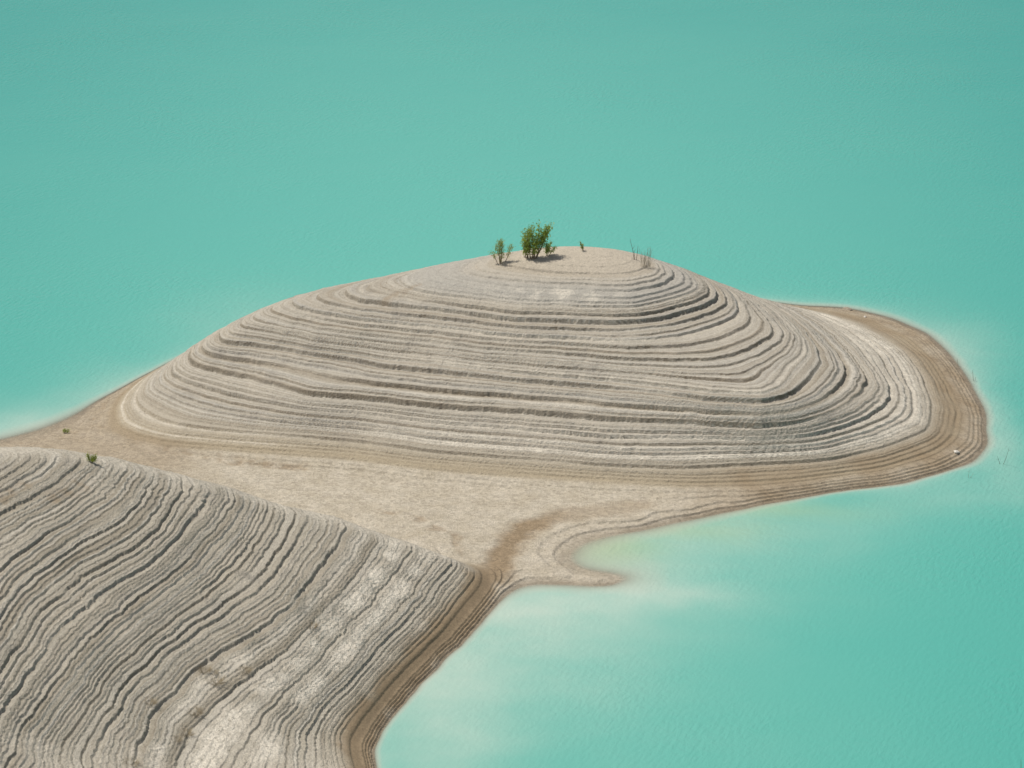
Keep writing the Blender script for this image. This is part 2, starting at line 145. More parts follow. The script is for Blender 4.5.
ISL = steps(3, 13, .15, .31, [3.0, 3.9, 4.6, 5.4, 6.15, 6.85, 7.35, 8.1, 8.8], (.42, .56, .68, .84, 1.0, 1.16), .20)
MIC = steps(9, 24, .045, .11, [])
SHR = steps(5, 22, .11, .23, [1.02, 5.4, 6.3, 7.3, 8.4, 9.2, 9.9, 10.8, 11.6, 12.8], (.40, 1.02), .20, (.24, .12))

def terrace(h, tab, x, y):
    """treads and crumbling banks; each bank fades in and out along its length"""
    e, wd, al, clay = tab  # clay: bank face darkening, brown sediment tone plus painted shade
    k = np.clip(np.searchsorted(e, h)-1, 0, len(e)-2)
    st = e[k+1]-e[k]
    u = (h-e[k])/st
    w = wd[k]; a = al[k]
    live = np.clip(.95+1.1*perlin(x+k*37.3, y+k*91.7, 11., 60), .15, 1)
    a = 1-(1-a)*live
    t = a*u + (1-a)*S((u-(1-w))/w)
    t = t - .20*(1-a)*np.exp(-((u-(1-w))/.09)**2)       # wave-worn notch at the foot of the bank
    z = e[k]+t*st
    # crumbs fallen from the bank
    c = np.exp(-((u-(1-w)+.10)/.14)**2)*(1-a)
    z = z + c*np.minimum(st, .4)*.30*np.maximum(perlin(x, y, .26, 61)+.5*perlin(x, y, .6, 62), 0)
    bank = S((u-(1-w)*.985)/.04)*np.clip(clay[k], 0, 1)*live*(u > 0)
    return np.where(u < 0, h, z), bank

def shore_side(x, y):
    """0 on the island, 1 on the hill on the shore"""
    return S((-.33*(x+5)-(y+33.0))/4+.5) * (x < 6)

def land(x, y):
    """returns height and masks"""
    h0 = sample(x, y)
    side = shore_side(x, y)
    gentle = np.clip(sample(x, y, steep)/.5, .22, 1)
    amp = np.clip((h0-.35)/2.2, .05, 1)*gentle
    rid = 1-abs(perlin(x+.5*y, y-.3*x, 9., 40))*2
    n1 = (.085+.075*side)*fbm(x, y, 7., 2, 1) + (.055+.015*side)*perlin(x, y, 1.8, 3) + .09*side*rid
    n2 = .042*perlin(x, y, .9, 4) + (.026+.014*side)*perlin(x, y, .42, 5) + (.014+.016*side)*perlin(x, y, .22, 13)
    h = h0 + amp*(n1+n2*(.7+.6*perlin(x, y, 5., 6)))
    # where the banks are washed smooth
    crest = S((h0-10.4)/.3)*(1-side)
    smooth = np.maximum(crest*.8, S((fbm(x, y, 6., 3, 21)-.24)/.3)*.6)
    # pale salt crust left in stripes along the old water levels
    def band(e, wd): return np.exp(-((h-e)/wd)**2)
    along = np.clip(.95+1.0*fbm(x, y, 6., 3, 30), 0, 1)*np.clip(.95+.9*fbm(x, y, 1.3, 3, 37), 0, 1.2)
    tip = S((x-22)/9)
    isl = np.maximum.reduce([(1-.25*tip)*band(1.93, .13+.18*tip), .85*band(2.4, .09+.10*tip), .7*band(2.95, .10+.2*tip), .45*band(4.3, .12), .4*band(7.6, .10), .4*band(5.75, .12)])
    isl = isl*S((x+16)/12)
    left = np.maximum(.6*band(1.05, .08), .5*band(1.45, .07))*S((-14-x)/8)
    shr = np.maximum.reduce([.9*band(2.95, .30), .9*band(3.85, .30), .45*band(4.9, .2), .25*band(1.7, .2)])*np.clip(1.05+2.6*fbm(x, y, 5., 3, 33), 0, 1.5)
    north = S((-sample(x, y, _gy)+.10)/.24)*side*S((h0-.8)/.5)            # the rounded edge above the flat is washed smooth
    salt = np.where(side > .5, np.maximum(shr, .45*north), np.maximum(isl, left))*along
    patch = np.exp(-((x-4)/5)**2-((h-9.6)/.3)**2)*(1-side)*np.clip(.3+2*fbm(x, y, 1.2, 3, 38), 0, 1)
    salt = np.maximum(salt, .8*patch)
    smooth = np.maximum(smooth, north*.8)
    smooth = np.maximum(smooth, np.clip(salt, 0, .8)*S((h0-1.5)/1)*(.25+.75*side))
    h = h + (terrace(h, MIC, x, y)[0]-h)*.30*S((h0-.6)/.5)*(1-.5*smooth)
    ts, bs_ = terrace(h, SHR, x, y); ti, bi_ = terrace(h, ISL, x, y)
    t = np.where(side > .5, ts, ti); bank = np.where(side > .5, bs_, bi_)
    m = (1-smooth)*S((h0-.38)/.22)
    z = h + (t-h)*m
    upper = S((h0-9.35)/.3)*S((10.15-h0)/.3)*S((9-x)/4)*(1-side)*.75
    z = h + (t-h)*m*(1-upper)
    # rough clods
    z = z + amp*(.018*perlin(x, y, .21, 8)*(.5+.7*smooth) + .03*fbm(x, y, 1.1, 2, 9)*smooth)
    # two small wave-cut lines by the water
    for lv, hh in ((.12, .12), (.22, .13), (.34, .12), (.45, .08)):
        hq = h0+.02*perlin(x, y, 2.5, 11)+.008*perlin(x, y, .6, 12)
        q = S((hq-lv)/.02+.5)
        z = z + hh*(q-.5)*np.exp(-((hq-lv)/.12)**2)*S((sample(x, y, steep)-.035)/.05)
    chan = np.zeros_like(h)
    for k, pl in enumerate(CHANNEL):
        d = dist_poly(x, y, pl)+.7*fbm(x, y, 2.2, 4, 55)
        chan = np.maximum(chan, S(1.25-d/((1.45, .5, 1.4, .8, .5, .7, .6)[k]*(1+.35*perlin(x, y, 3., 50))))*((1-.55*S((x-1.5)/4)) if k == 0 else (1, .6, .7, .7, .55, .6, .6)[k]*np.clip(.55+1.5*fbm(x, y, 1.2, 3, 57), 0, 1)))
    rim = S((x-10)/9)*S((1.75-h)/.7)*np.clip(.75+.6*fbm(x, y, 3., 3, 52), 0, 1)
    rim = np.maximum(rim, .65*S((-22-x)/6)*S((1.1-h)/.4)*(1-side))
    z = z - .05*chan*(h0 < .9)*(h0 > .05)
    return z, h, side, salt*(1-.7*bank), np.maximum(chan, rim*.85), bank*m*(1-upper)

def ground_z(x, y):
    a = np.array([[x-.05, x+.05], [x-.05, x+.05]]); b = np.array([[y-.05, y-.05], [y+.05, y+.05]])
    return float(land(a, b)[0].mean())

# non-uniform survey grid, fine where the camera looks
def axis(parts):
    o = []
    for a, b, s in parts:
        k = int(round((b-a)/s)); o += [a+(b-a)*i/k for i in range(k)]
    return np.array(o+[parts[-1][1]])
xs = axis([(-112, -49, .5), (-49, 0, .056), (0, 42, .1)])
ys = axis([(-158, -88, .5), (-88, -30, .12), (-30, 12, .072), (12, 28, .2)])
GX, GY = np.meshgrid(xs, ys)
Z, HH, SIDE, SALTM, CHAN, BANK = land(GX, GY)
SLOPE = sample(GX, GY, steep)
nx, ny = len(xs), len(ys)
cn = .25*(HH[:-1, :-1]+HH[1:, :-1]+HH[:-1, 1:]+HH[1:, 1:])
cx = .5*(xs[:-1]+xs[1:])[None, :]; cy = .5*(ys[:-1]+ys[1:])[:, None]
cs = .25*(SIDE[:-1, :-1]+SIDE[1:, :-1]+SIDE[:-1, 1:]+SIDE[1:, 1:])
flat = cn < .52
CLS = np.where(cn < -.02, 3, np.where(flat, 2, np.where(cs > .5, 1, 0)))
CLS = np.where(cn < -3.2, 9, CLS)

# outward normals of the whole landform so that the pieces meet without a seam
dzx = np.gradient(Z, xs, axis=1); dzy = np.gradient(Z, ys, axis=0)
NRM = np.stack([-dzx, -dzy, np.ones_like(Z)], -1)
NRM /= np.linalg.norm(NRM, axis=-1, keepdims=True)

idx = np.arange(nx*ny).reshape(ny, nx)
quads = np.stack([idx[:-1, :-1], idx[:-1, 1:], idx[1:, 1:], idx[1:, :-1]], -1).reshape(-1, 4)
VERT = np.stack([GX, GY, Z], -1).reshape(-1, 3).astype(np.float32)
flatmask = (1-S((HH-.5)/.25)).ravel()
MASK = np.stack([np.clip(SALTM, 0, 1).ravel(), CHAN.ravel(), flatmask, SIDE.ravel()], -1).astype(np.float32)

def grid_piece(name, cls, mat):
    q = quads[CLS.ravel() == cls]
    used, inv = np.unique(q, return_inverse=True)
    inv = inv.reshape(q.shape)
    me = bpy.data.meshes.new(name)
    me.vertices.add(len(used)); me.vertices.foreach_set('co', VERT[used].ravel())
    me.loops.add(inv.size); me.loops.foreach_set('vertex_index', inv.ravel().astype(np.int32))
    me.polygons.add(len(q)); me.polygons.foreach_set('loop_start', np.arange(len(q), dtype=np.int32)*4)
    me.update(calc_edges=True)
    me.polygons.foreach_set('use_smooth', np.ones(len(q), bool))
    a = me.attributes.new('elev', 'FLOAT', 'POINT'); a.data.foreach_set('value', HH.ravel()[used].astype(np.float32))
    a = me.attributes.new('slope', 'FLOAT', 'POINT'); a.data.foreach_set('value', SLOPE.ravel()[used].astype(np.float32))
    a = me.attributes.new('clay', 'FLOAT', 'POINT'); a.data.foreach_set('value', BANK.ravel()[used].astype(np.float32))  # bank face darkening: brown sediment tone plus painted shade
    c = me.attributes.new('masks', 'FLOAT_COLOR', 'POINT'); c.data.foreach_set('color', MASK[used].ravel())
    me.normals_split_custom_set_from_vertices(NRM.reshape(-1, 3)[used].tolist())
    me.materials.append(mat)
    o = bpy.data.objects.new(name, me)
    return link(o)

# ------------------------------------------------------------------ materials
def newmat(name):
    m = bpy.data.materials.new(name); m.use_nodes = True
    nt = m.node_tree; nt.nodes.clear()
    return m, nt

class N:
    def __init__(s, nt): s.nt = nt
    def __call__(s, typ, **kw):
        n = s.nt.nodes.new(typ)
        for k, v in kw.items():
            if k.startswith('_'):
                setattr(n, k[1:], v)
        return n
    def link(s, a, b): s.nt.links.new(a, b)
    def math(s, op, a, b=None, c=None, clamp=False):
        n = s.nt.nodes.new('ShaderNodeMath'); n.operation = op; n.use_clamp = clamp
        for k, v in enumerate((a, b, c)):
            if v is None: continue
            if hasattr(v, 'node'): s.nt.links.new(v, n.inputs[k])
            else: n.inputs[k].default_value = v
        return n.outputs[0]
    def mix(s, f, a, b, mode='MIX'):
        n = s.nt.nodes.new('ShaderNodeMix'); n.data_type = 'RGBA'; n.blend_type = mode; n.clamp_factor = True
        for sock, v in ((n.inputs[0], f), (n.inputs[6], a), (n.inputs[7], b)):
            if hasattr(v, 'node'): s.nt.links.new(v, sock)
            elif isinstance(v, (int, float)): sock.default_value = v
            else: sock.default_value = (*v, 1)
        return n.outputs[2]
    def noise(s, vec, scale, detail=3, rough=.55, dim='3D'):
        n = s.nt.nodes.new('ShaderNodeTexNoise'); n.noise_dimensions = dim
        n.inputs['Scale'].default_value = scale; n.inputs['Detail'].default_value = detail; n.inputs['Roughness'].default_value = rough
        if vec is not None: s.nt.links.new(vec, n.inputs['W' if dim == '1D' else 'Vector'])
        return n.outputs['Fac']
    def ramp(s, f, stops):
        n = s.nt.nodes.new('ShaderNodeValToRGB')
        while len(n.color_ramp.elements) < len(stops): n.color_ramp.elements.new(.5)
        for el, (p, c) in zip(n.color_ramp.elements, stops):
            el.position = p; el.color = (*c, 1)
        s.nt.links.new(f, n.inputs[0]); return n.outputs[0]
    def remap(s, v, a, b, c=0., d=1.):
        n = s.nt.nodes.new('ShaderNodeMapRange'); n.clamp = True
        s.nt.links.new(v, n.inputs[0])
        for k, q in enumerate((a, b, c, d)): n.inputs[k+1].default_value = q
        return n.outputs[0]

def sediment_material():
    m, nt = newmat('silt_sediment'); N_ = N(nt)
    geo = N_('ShaderNodeNewGeometry'); pos = geo.outputs['Position']
    el = N_('ShaderNodeAttribute', _attribute_name='elev').outputs['Fac']
    mk = N_('ShaderNodeAttribute', _attribute_name='masks')
    sp = N_('ShaderNodeSeparateColor'); N_.link(mk.outputs['Color'], sp.inputs[0])
    salt, chan, flat = sp.outputs[0], sp.outputs[1], sp.outputs[2]
    side = mk.outputs['Alpha']
    # thin layers of sediment
    lay1 = N_.noise(N_.math('MULTIPLY', el, 1.0), 3.2, 3, .7, '1D')
    base = N_.ramp(lay1, [(.28, (.31, .27, .21)), (.43, (.39, .355, .295)), (.56, (.46, .43, .37)), (.72, (.38, .36, .32))])
    grey = N_.ramp(lay1, [(.30, (.27, .24, .185)), (.5, (.38, .35, .285)), (.7, (.46, .43, .365))])
    base = N_.mix(N_.math('MULTIPLY', side, .85), base, grey)
    lay2 = N_.noise(el, 14., 2, .6, '1D')
    base = N_.mix(N_.remap(lay2, .42, .66, 0, .55), base, (.235, .205, .16))
    clay = N_('ShaderNodeAttribute', _attribute_name='clay').outputs['Fac']  # bank face darkening: brown sediment tone plus painted shade
    base = N_.mix(N_.math('MULTIPLY', clay, N_.math('MULTIPLY', N_.remap(N_.noise(pos, 1.3, 4, .65), .3, .6, .3, .9), N_.remap(side, 0., 1., 1., .45))), base, (.155, .125, .085))  # darker brown on bank faces, deepening their shade lines in the colour
    
    # blotches
    big = N_.noise(pos, .22, 4, .6)
    base = N_.mix(N_.remap(big, .42, .72, 0, .5), base, (.44, .395, .325))
    mid = N_.noise(pos, .55, 5, .6)
    base = N_.mix(N_.remap(mid, .54, .75, 0, .55), base, (.25, .23, .20))
    gr = N_.math('MULTIPLY', N_.math('MULTIPLY', N_.remap(el, 9.1, 9.4), N_.remap(el, 10.4, 10.0)), N_.math('SUBTRACT', 1., side))
    base = N_.mix(N_.math('MULTIPLY', gr, .7), base, (.36, .345, .31))
    # the pale crest
    base = N_.mix(N_.math('MULTIPLY', N_.remap(el, 9.9, 10.7), N_.math('SUBTRACT', 1., side)), base, (.445, .395, .32))
    # beach and flats
    tan = N_.ramp(N_.noise(pos, .5, 4, .6), [(.3, (.385, .34, .265)), (.55, (.44, .395, .32)), (.75, (.485, .44, .365))])
    base = N_.mix(N_.remap(el, 1.9, .8), base, (.355, .30, .215))
    base = N_.mix(N_.math('MULTIPLY', flat, .9), base, tan)
    base = N_.mix(N_.math('MULTIPLY', chan, .95), base, (.225, .168, .105))
    saltc = N_.math('MULTIPLY', salt, N_.remap(N_.noise(pos, 3., 4, .7), .28, .50))
    base = N_.mix(N_.math('MULTIPLY', saltc, 1., clamp=True), base, (.64, .59, .50))
    # damp margin
    wetn = N_.math('ADD', el, N_.math('MULTIPLY', N_.math('SUBTRACT', N_.noise(pos, .8, 3), .5), .14))
    slo = N_('ShaderNodeAttribute', _attribute_name='slope').outputs['Fac']
    wet = N_.math('MULTIPLY', N_.remap(wetn, .15, .04), N_.remap(slo, .05, .17, .12, 1.))
    base = N_.mix(N_.math('MULTIPLY', wet, .75), base, (.17, .135, .095))
    # clods and gravel
    vor = N_('ShaderNodeTexVoronoi'); N_.link(pos, vor.inputs['Vector']); vor.inputs['Scale'].default_value = 4.6
    vor2 = N_('ShaderNodeTexVoronoi'); N_.link(pos, vor2.inputs['Vector']); vor2.inputs['Scale'].default_value = 12.
    vs = N_('ShaderNodeSeparateColor'); N_.link(vor.outputs['Color'], vs.inputs[0])
    fine = N_.noise(pos, 9., 4, .7)
    val = N_.math('ADD', N_.remap(fine, .3, .7, .80, 1.17), N_.math('MULTIPLY', N_.remap(vs.outputs[0], 0, 1, -.17, .17), N_.math('ADD', N_.math('MULTIPLY', flat, .6), .4)))
    mul = N_('ShaderNodeVectorMath', _operation='SCALE')
    N_.link(base, mul.inputs[0]); N_.link(val, mul.inputs['Scale'])
    bs = N_('ShaderNodeBsdfPrincipled')
    N_.link(mul.outputs[0], bs.inputs['Base Color'])
    N_.link(N_.remap(wet, 0, 1, .92, .55), bs.inputs['Roughness'])
    bs.inputs['Specular IOR Level'].default_value = .25
    bh = N_.math('ADD', N_.math('MULTIPLY', fine, .07), N_.math('MULTIPLY', vor2.outputs['Distance'], .035))
    bh = N_.math('ADD', bh, N_.math('MULTIPLY', vor.outputs['Distance'], N_.math('ADD', N_.math('MULTIPLY', flat, -.01), .05)))
    bh = N_.math('MULTIPLY', bh, N_.math('SUBTRACT', 1., N_.math('MULTIPLY', N_.math('MAXIMUM', chan, wet), .75)))
    bp = N_('ShaderNodeBump'); bp.inputs['Strength'].default_value = .9; bp.inputs['Distance'].default_value = 1.
    N_.link(bh, bp.inputs['Height']); N_.link(bp.outputs[0], bs.inputs['Normal'])
    out = N_('ShaderNodeOutputMaterial'); N_.link(bs.outputs[0], out.inputs[0])
    return m

def water_material():
    m, nt = newmat('milky_lake_water'); N_ = N(nt)
    geo = N_('ShaderNodeNewGeometry'); pos = geo.outputs['Position']
    dep = N_('ShaderNodeAttribute', _attribute_name='depth').outputs['Fac']
    mk = N_('ShaderNodeAttribute', _attribute_name='cloud')
    sp = N_('ShaderNodeSeparateColor'); N_.link(mk.outputs['Color'], sp.inputs[0])
    milk, alg, near = sp.outputs[0], sp.outputs[1], sp.outputs[2]
    mp = N_('ShaderNodeMapping'); N_.link(pos, mp.inputs[0]); mp.inputs['Scale'].default_value = (.03, .04, 1); mp.inputs['Rotation'].default_value = (0, 0, .3)
    cloud = N_.noise(mp.outputs[0], 1., 5, .55)
    base = N_.mix(near, (.012, .242, .210), (.102, .392, .330))
    base = N_.mix(N_.remap(cloud, .35, .68, 0, .15), base, (.110, .392, .31))
    mm = N_.math('MULTIPLY', milk, N_.remap(N_.noise(mp.outputs[0], 5., 4), .25, .7, .7, 1.15), clamp=True)
    base = N_.mix(mm, base, (.385, .50, .43))
    base = N_.mix(N_.math('MULTIPLY', alg, .75), base, (.33, .42, .25))
    edge = N_.remap(dep, .30, .0)
    base = N_.mix(N_.math('MULTIPLY', edge, .7), base, (.47, .465, .385))
    bs = N_('ShaderNodeBsdfPrincipled')
    N_.link(base, bs.inputs['Base Color']); bs.inputs['Roughness'].default_value = .2; bs.inputs['IOR'].default_value = 1.33
    rip = None
    for ang, sx, sy in ((22, 3.2, 1.15), (-38, 2.3, .9)):      # two crossing sets of wind ripples
        m2 = N_('ShaderNodeMapping'); N_.link(pos, m2.inputs[0]); m2.inputs['Rotation'].default_value = (0, 0, math.radians(ang))
        m3 = N_('ShaderNodeMapping'); N_.link(m2.outputs[0], m3.inputs[0]); m3.inputs['Scale'].default_value = (sx, sy, 1)
        q = N_.noise(m3.outputs[0], 1., 2, .5)
        rip = q if rip is None else N_.math('ADD', rip, N_.math('MULTIPLY', q, .6))
    r1 = rip
    r2 = N_.noise(pos, .035, 4, .6)
    hh = N_.math('MULTIPLY', r1, N_.remap(r2, .35, .65, .015, .11))
    bp = N_('ShaderNodeBump'); bp.inputs['Strength'].default_value = .8; bp.inputs['Distance'].default_value = 1.
    N_.link(hh, bp.inputs['Height']); N_.link(bp.outputs[0], bs.inputs['Normal'])
    tr = N_('ShaderNodeBsdfTransparent')
    mx = N_('ShaderNodeMixShader')
    op = N_.math('SUBTRACT', 1., N_.math('POWER', 2.718, N_.math('MULTIPLY', N_.math('MAXIMUM', dep, 0.), -15.)))
    N_.link(N_.math('ADD', N_.math('MULTIPLY', op, .96), .04), mx.inputs[0]); N_.link(tr.outputs[0], mx.inputs[1]); N_.link(bs.outputs[0], mx.inputs[2])
    out = N_('ShaderNodeOutputMaterial'); N_.link(mx.outputs[0], out.inputs[0])
    return m

def plain(name, c0, c1, rough=.7, trans=0):
    """two tones, mixed piece by piece"""
    m, nt = newmat(name); N_ = N(nt)
    geo = N_('ShaderNodeNewGeometry')
    col = N_.mix(geo.outputs['Random Per Island'], c0, c1)
    nz = N_.noise(geo.outputs['Position'], 6., 3)
    sc = N_('ShaderNodeVectorMath', _operation='SCALE'); N_.link(col, sc.inputs[0]); N_.link(N_.remap(nz, .3, .7, .75, 1.25), sc.inputs['Scale'])
    bs = N_('ShaderNodeBsdfPrincipled'); N_.link(sc.outputs[0], bs.inputs['Base Color']); bs.inputs['Roughness'].default_value = rough
    bs.inputs['Specular IOR Level'].default_value = .25
    out = N_('ShaderNodeOutputMaterial')
    if trans:
        tl = N_('ShaderNodeBsdfTranslucent'); N_.link(sc.outputs[0], tl.inputs[0])
        mx = N_('ShaderNodeMixShader'); mx.inputs[0].default_value = trans
        N_.link(bs.outputs[0], mx.inputs[1]); N_.link(tl.outputs[0], mx.inputs[2]); N_.link(mx.outputs[0], out.inputs[0])
    else:
        N_.link(bs.outputs[0], out.inputs[0])
    return m

SED = sediment_material()
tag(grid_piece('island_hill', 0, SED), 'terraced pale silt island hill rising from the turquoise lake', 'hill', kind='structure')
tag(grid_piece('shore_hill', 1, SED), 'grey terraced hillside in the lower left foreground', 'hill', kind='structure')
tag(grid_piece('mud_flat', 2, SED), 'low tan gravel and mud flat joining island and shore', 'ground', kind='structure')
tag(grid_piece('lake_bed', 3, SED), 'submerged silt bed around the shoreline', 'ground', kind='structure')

# ------------------------------------------------------------------ lake
def growing(a, b, s, far):
    o = list(np.arange(a, b+s/2, s))
    st = s; v = o[-1]
    up = []
    while v < far: st *= 1.35; v += st; up.append(v)
    st = s; v = a; dn = []
    while v > -far: st *= 1.35; v -= st; dn.append(v)
    return np.array(dn[::-1]+o+up)
wx = growing(-60, 62, .3, 4000); wy = growing(-118, 44, .3, 4000)
WX, WY = np.meshgrid(wx, wy)
hb = sample(WX, WY)
inside = (WX > CX0+2) & (WX < CX1-2) & (WY > CY0+2) & (WY < CY1-2)
dep = np.where(inside, -hb, 6.)
dep = dep + np.where((dep > -.3) & (dep < 3), .05*fbm(WX, WY, 3., 3, 70)*np.clip(dep*4, 0, 1), 0)
milk = .7*np.exp(-np.maximum(dep, 0)/.32)
wxn = WX+1.2*fbm(WX, WY, 6., 3, 71); wyn = WY+2.0*fbm(WX, WY, 7., 3, 74)
for x, y, rx, ry, am in PLUMES:
    milk = np.maximum(milk, 0)+(1-np.clip(milk, 0, 1))*am*np.exp(-((wxn-x)/rx)**2-((wyn-y)/ry)**2)
alg = 0
for x, y, rx, ry, am in ALGAE:
    alg = np.maximum(alg, am*np.exp(-((wxn-x)/rx)**2-((wyn-y)/ry)**2))
near = np.exp(-((WX+2)/64)**2*.9-((WY-5)/140)**2*.9)  # water colour darkens outward: lens corner falloff put into the colour
keepq = np.ones((len(wy)-1, len(wx)-1), bool)
mxh = np.minimum(np.minimum(hb[:-1, :-1], hb[1:, :-1]), np.minimum(hb[:-1, 1:], hb[1:, 1:]))
keepq &= ~((mxh > .6) & inside[:-1, :-1])
wi = np.arange(WX.size).reshape(WX.shape)
wq = np.stack([wi[:-1, :-1], wi[:-1, 1:], wi[1:, 1:], wi[1:, :-1]], -1)[keepq]
me = bpy.data.meshes.new('water')
me.from_pydata([], [], [])
me.vertices.add(WX.size); me.vertices.foreach_set('co', np.stack([WX, WY, np.zeros_like(WX)], -1).astype(np.float32).ravel())
me.loops.add(wq.size); me.loops.foreach_set('vertex_index', wq.ravel().astype(np.int32))
me.polygons.add(len(wq)); me.polygons.foreach_set('loop_start', np.arange(len(wq), dtype=np.int32)*4)
me.update(calc_edges=True)
a = me.attributes.new('depth', 'FLOAT', 'POINT'); a.data.foreach_set('value', dep.ravel().astype(np.float32))
c = me.attributes.new('cloud', 'FLOAT_COLOR', 'POINT')
c.data.foreach_set('color', np.stack([np.clip(milk, 0, 1), np.clip(alg, 0, 1), near, np.ones_like(near)], -1).astype(np.float32).ravel())
me.materials.append(water_material())
tag(link(bpy.data.objects.new('water', me)), 'milky turquoise lake water with fine ripples', 'water', kind='structure')

# ------------------------------------------------------------------ plants
class MB:
    def __init__(s): s.v = []; s.f = []
    def tube(s, pts, r0, r1, k=5):
        pts = [np.array(p, float) for p in pts]
        b = len(s.v); m = len(pts)
        for i, p in enumerate(pts):
            d = pts[min(i+1, m-1)]-pts[max(i-1, 0)]; d /= np.linalg.norm(d)+1e-9
            u = np.cross(d, (.3, 1, .2)); u /= np.linalg.norm(u); w = np.cross(d, u)
            r = r0+(r1-r0)*i/(m-1)
            for q in range(k):
                t = 2*math.pi*q/k
                s.v.append(tuple(p+r*(math.cos(t)*u+math.sin(t)*w)))
        for i in range(m-1):
            for q in range(k):
                s.f.append((b+i*k+q, b+i*k+(q+1) % k, b+(i+1)*k+(q+1) % k, b+(i+1)*k+q))
        s.f.append(tuple(b+(m-1)*k+q for q in range(k)))
    def leaf(s, p, d, L, wd):
        d = np.array(d, float); d /= np.linalg.norm(d)+1e-9
        u = np.cross(d, rng.normal(size=3)); u /= np.linalg.norm(u)+1e-9
        n_ = np.cross(u, d)
        b = len(s.v)
        p = np.array(p, float)
        for q in (p, p+d*L*.45+u*wd/2+n_*wd*.15, p+d*L, p+d*L*.45-u*wd/2+n_*wd*.15): s.v.append(tuple(q))
        s.f.append((b, b+1, b+2)); s.f.append((b, b+2, b+3))
    def build(s, name, mat, parent=None):
        me = bpy.data.meshes.new(name); me.from_pydata(s.v, [], s.f); me.materials.append(mat); me.update()
        return link(bpy.data.objects.new(name, me), parent)

def curve(p0, d, L, bend, k=6):
    p = np.array(p0, float); d = np.array(d, float); d /= np.linalg.norm(d)
    o = [p.copy()]
    for i in range(k):
        d = d+np.array(bend)/k+rng.normal(size=3)*.06; d /= np.linalg.norm(d)
        p = p+d*L/k; o.append(p.copy())
    return o

def empty(name, x, y, dz=0, z=None):
    o = bpy.data.objects.new(name, None); o.empty_display_size = .3
    o.location = (x, y, (ground_z(x, y) if z is None else z)+dz)
    return link(o)

BARK = plain('shrub_bark', (.16, .115, .075), (.24, .18, .12), .9)
LEAF = plain('shrub_leaves', (.23, .34, .05), (.42, .47, .12), .6, .5)
LEAF2 = plain('shrub_leaves_yellowish', (.24, .32, .05), (.44, .44, .13), .6, .5)
DRY = plain('dry_stalks', (.20, .165, .12), (.30, .25, .18), .9)
DEAD = plain('dead_wood', (.10, .08, .06), (.17, .13, .10), .9)
TUFT = plain('dry_tuft', (.30, .245, .165), (.42, .355, .25), .9)

def shrub(name, x, y, stems, label, cat, leafmat, leaf=(.16, .05), per=60, spread=.16, group=None):
    """stems: list of (ox, oy, dir, length, leafy from)"""
    r = empty(name, x, y, -.04)
    tag(r, label, cat, group)
    w = MB(); f = MB()
    for ox, oy, d, L, fr, dens in stems:
        c = curve((ox, oy, 0), d, L, (0, 0, .25), 7)
        w.tube(c, .012+.014*L, .008, 5)
        tw = []
        for i in range(2, 8):
            for q in range(2):
                dd = c[min(i, 7)]-c[i-1]; dd = dd/np.linalg.norm(dd)+rng.normal(size=3)*.55; dd[2] += .35
                s_ = curve(c[i-1]+(c[min(i, 7)]-c[i-1])*rng.random(), dd, L*rng.uniform(.12, .26), (0, 0, .2), 3)
                w.tube(s_, .008, .004, 4); tw.append(s_)
        for k in range(int(per*dens*4.2)):
            if rng.random() < .45 :
                t = fr+(1-fr)*rng.random()**.8
                i = min(int(t*7), 6); p = c[i]+(c[i+1]-c[i])*(t*7-i)
            else:
                s_ = tw[rng.integers(len(tw))]; i = rng.integers(3); p = s_[i]+(s_[i+1]-s_[i])*rng.random()
                if p[2] < fr*L*.8: continue
            p = p+rng.normal(size=3)*spread*np.array((1, 1, .8))
            if p[2] < .08: continue
            dd = rng.normal(size=3)*.7; dd[2] += .8
            f.leaf(p, dd, leaf[0]*rng.uniform(.6, 1.3), leaf[1]*rng.uniform(.7, 1.3))
    w.build('stems', BARK, r); f.build('foliage', leafmat, r)
    return r

bx, by = PTS['bush']
shrub('shrub', bx, by, [
    (-.55, 0, (-.10, 0, 1), 1.9, .22, .9), (-.5, .1, (.0, .1, 1), 2.2, .3, 1.0), (-.3, -.1, (.0, -.05, 1), 2.45, .3, 1.0), (-.1, .1, (.06, 0, 1), 2.65, .3, 1.2),
    (0, .15, (.16, 0, 1), 2.7, .35, 1.2), (.15, 0, (.28, .05, 1), 2.6, .4, 1.2), (.1, -.1, (.42, -.1, 1), 2.6, .48, 1.), (.15, 0, (.52, .05, 1), 2.95, .6, .9),
    (-.3, .15, (-.1, .15, 1), 1.5, .25, .8), (.0, -.2, (.2, -.2, 1), 1.7, .4, .8), (-.65, 0, (-.12, 0, 1), 1.4, .35, .5), (-.2, -.15, (.25, -.1, 1), 2.0, .35, .9)],
    'tallest bushy green shrub on the bare crest of the island, leaning right', 'shrub', LEAF, (.20, .07), 62, .14)
bx, by = PTS['tree']
shrub('shrub', bx, by, [
    (0, 0, (.05, 0, 1), 2.0, .55, 1.2), (.02, .02, (.25, .1, 1), 1.95, .62, 1.0), (.0, 0, (-.12, .0, 1), 1.7, .5, .9), (.3, .05, (.42, 0, 1), 1.75, .5, 1.0), (-.15, 0, (-.45, .05, 1), 1.15, .5, .5), (.1, 0, (.1, -.1, 1), 1.1, .4, .4)],
    'thin open shrub with bare lower stems, left of the tallest shrub', 'shrub', LEAF2, (.15, .05), 48, .12)
bx, by = PTS['bushr']
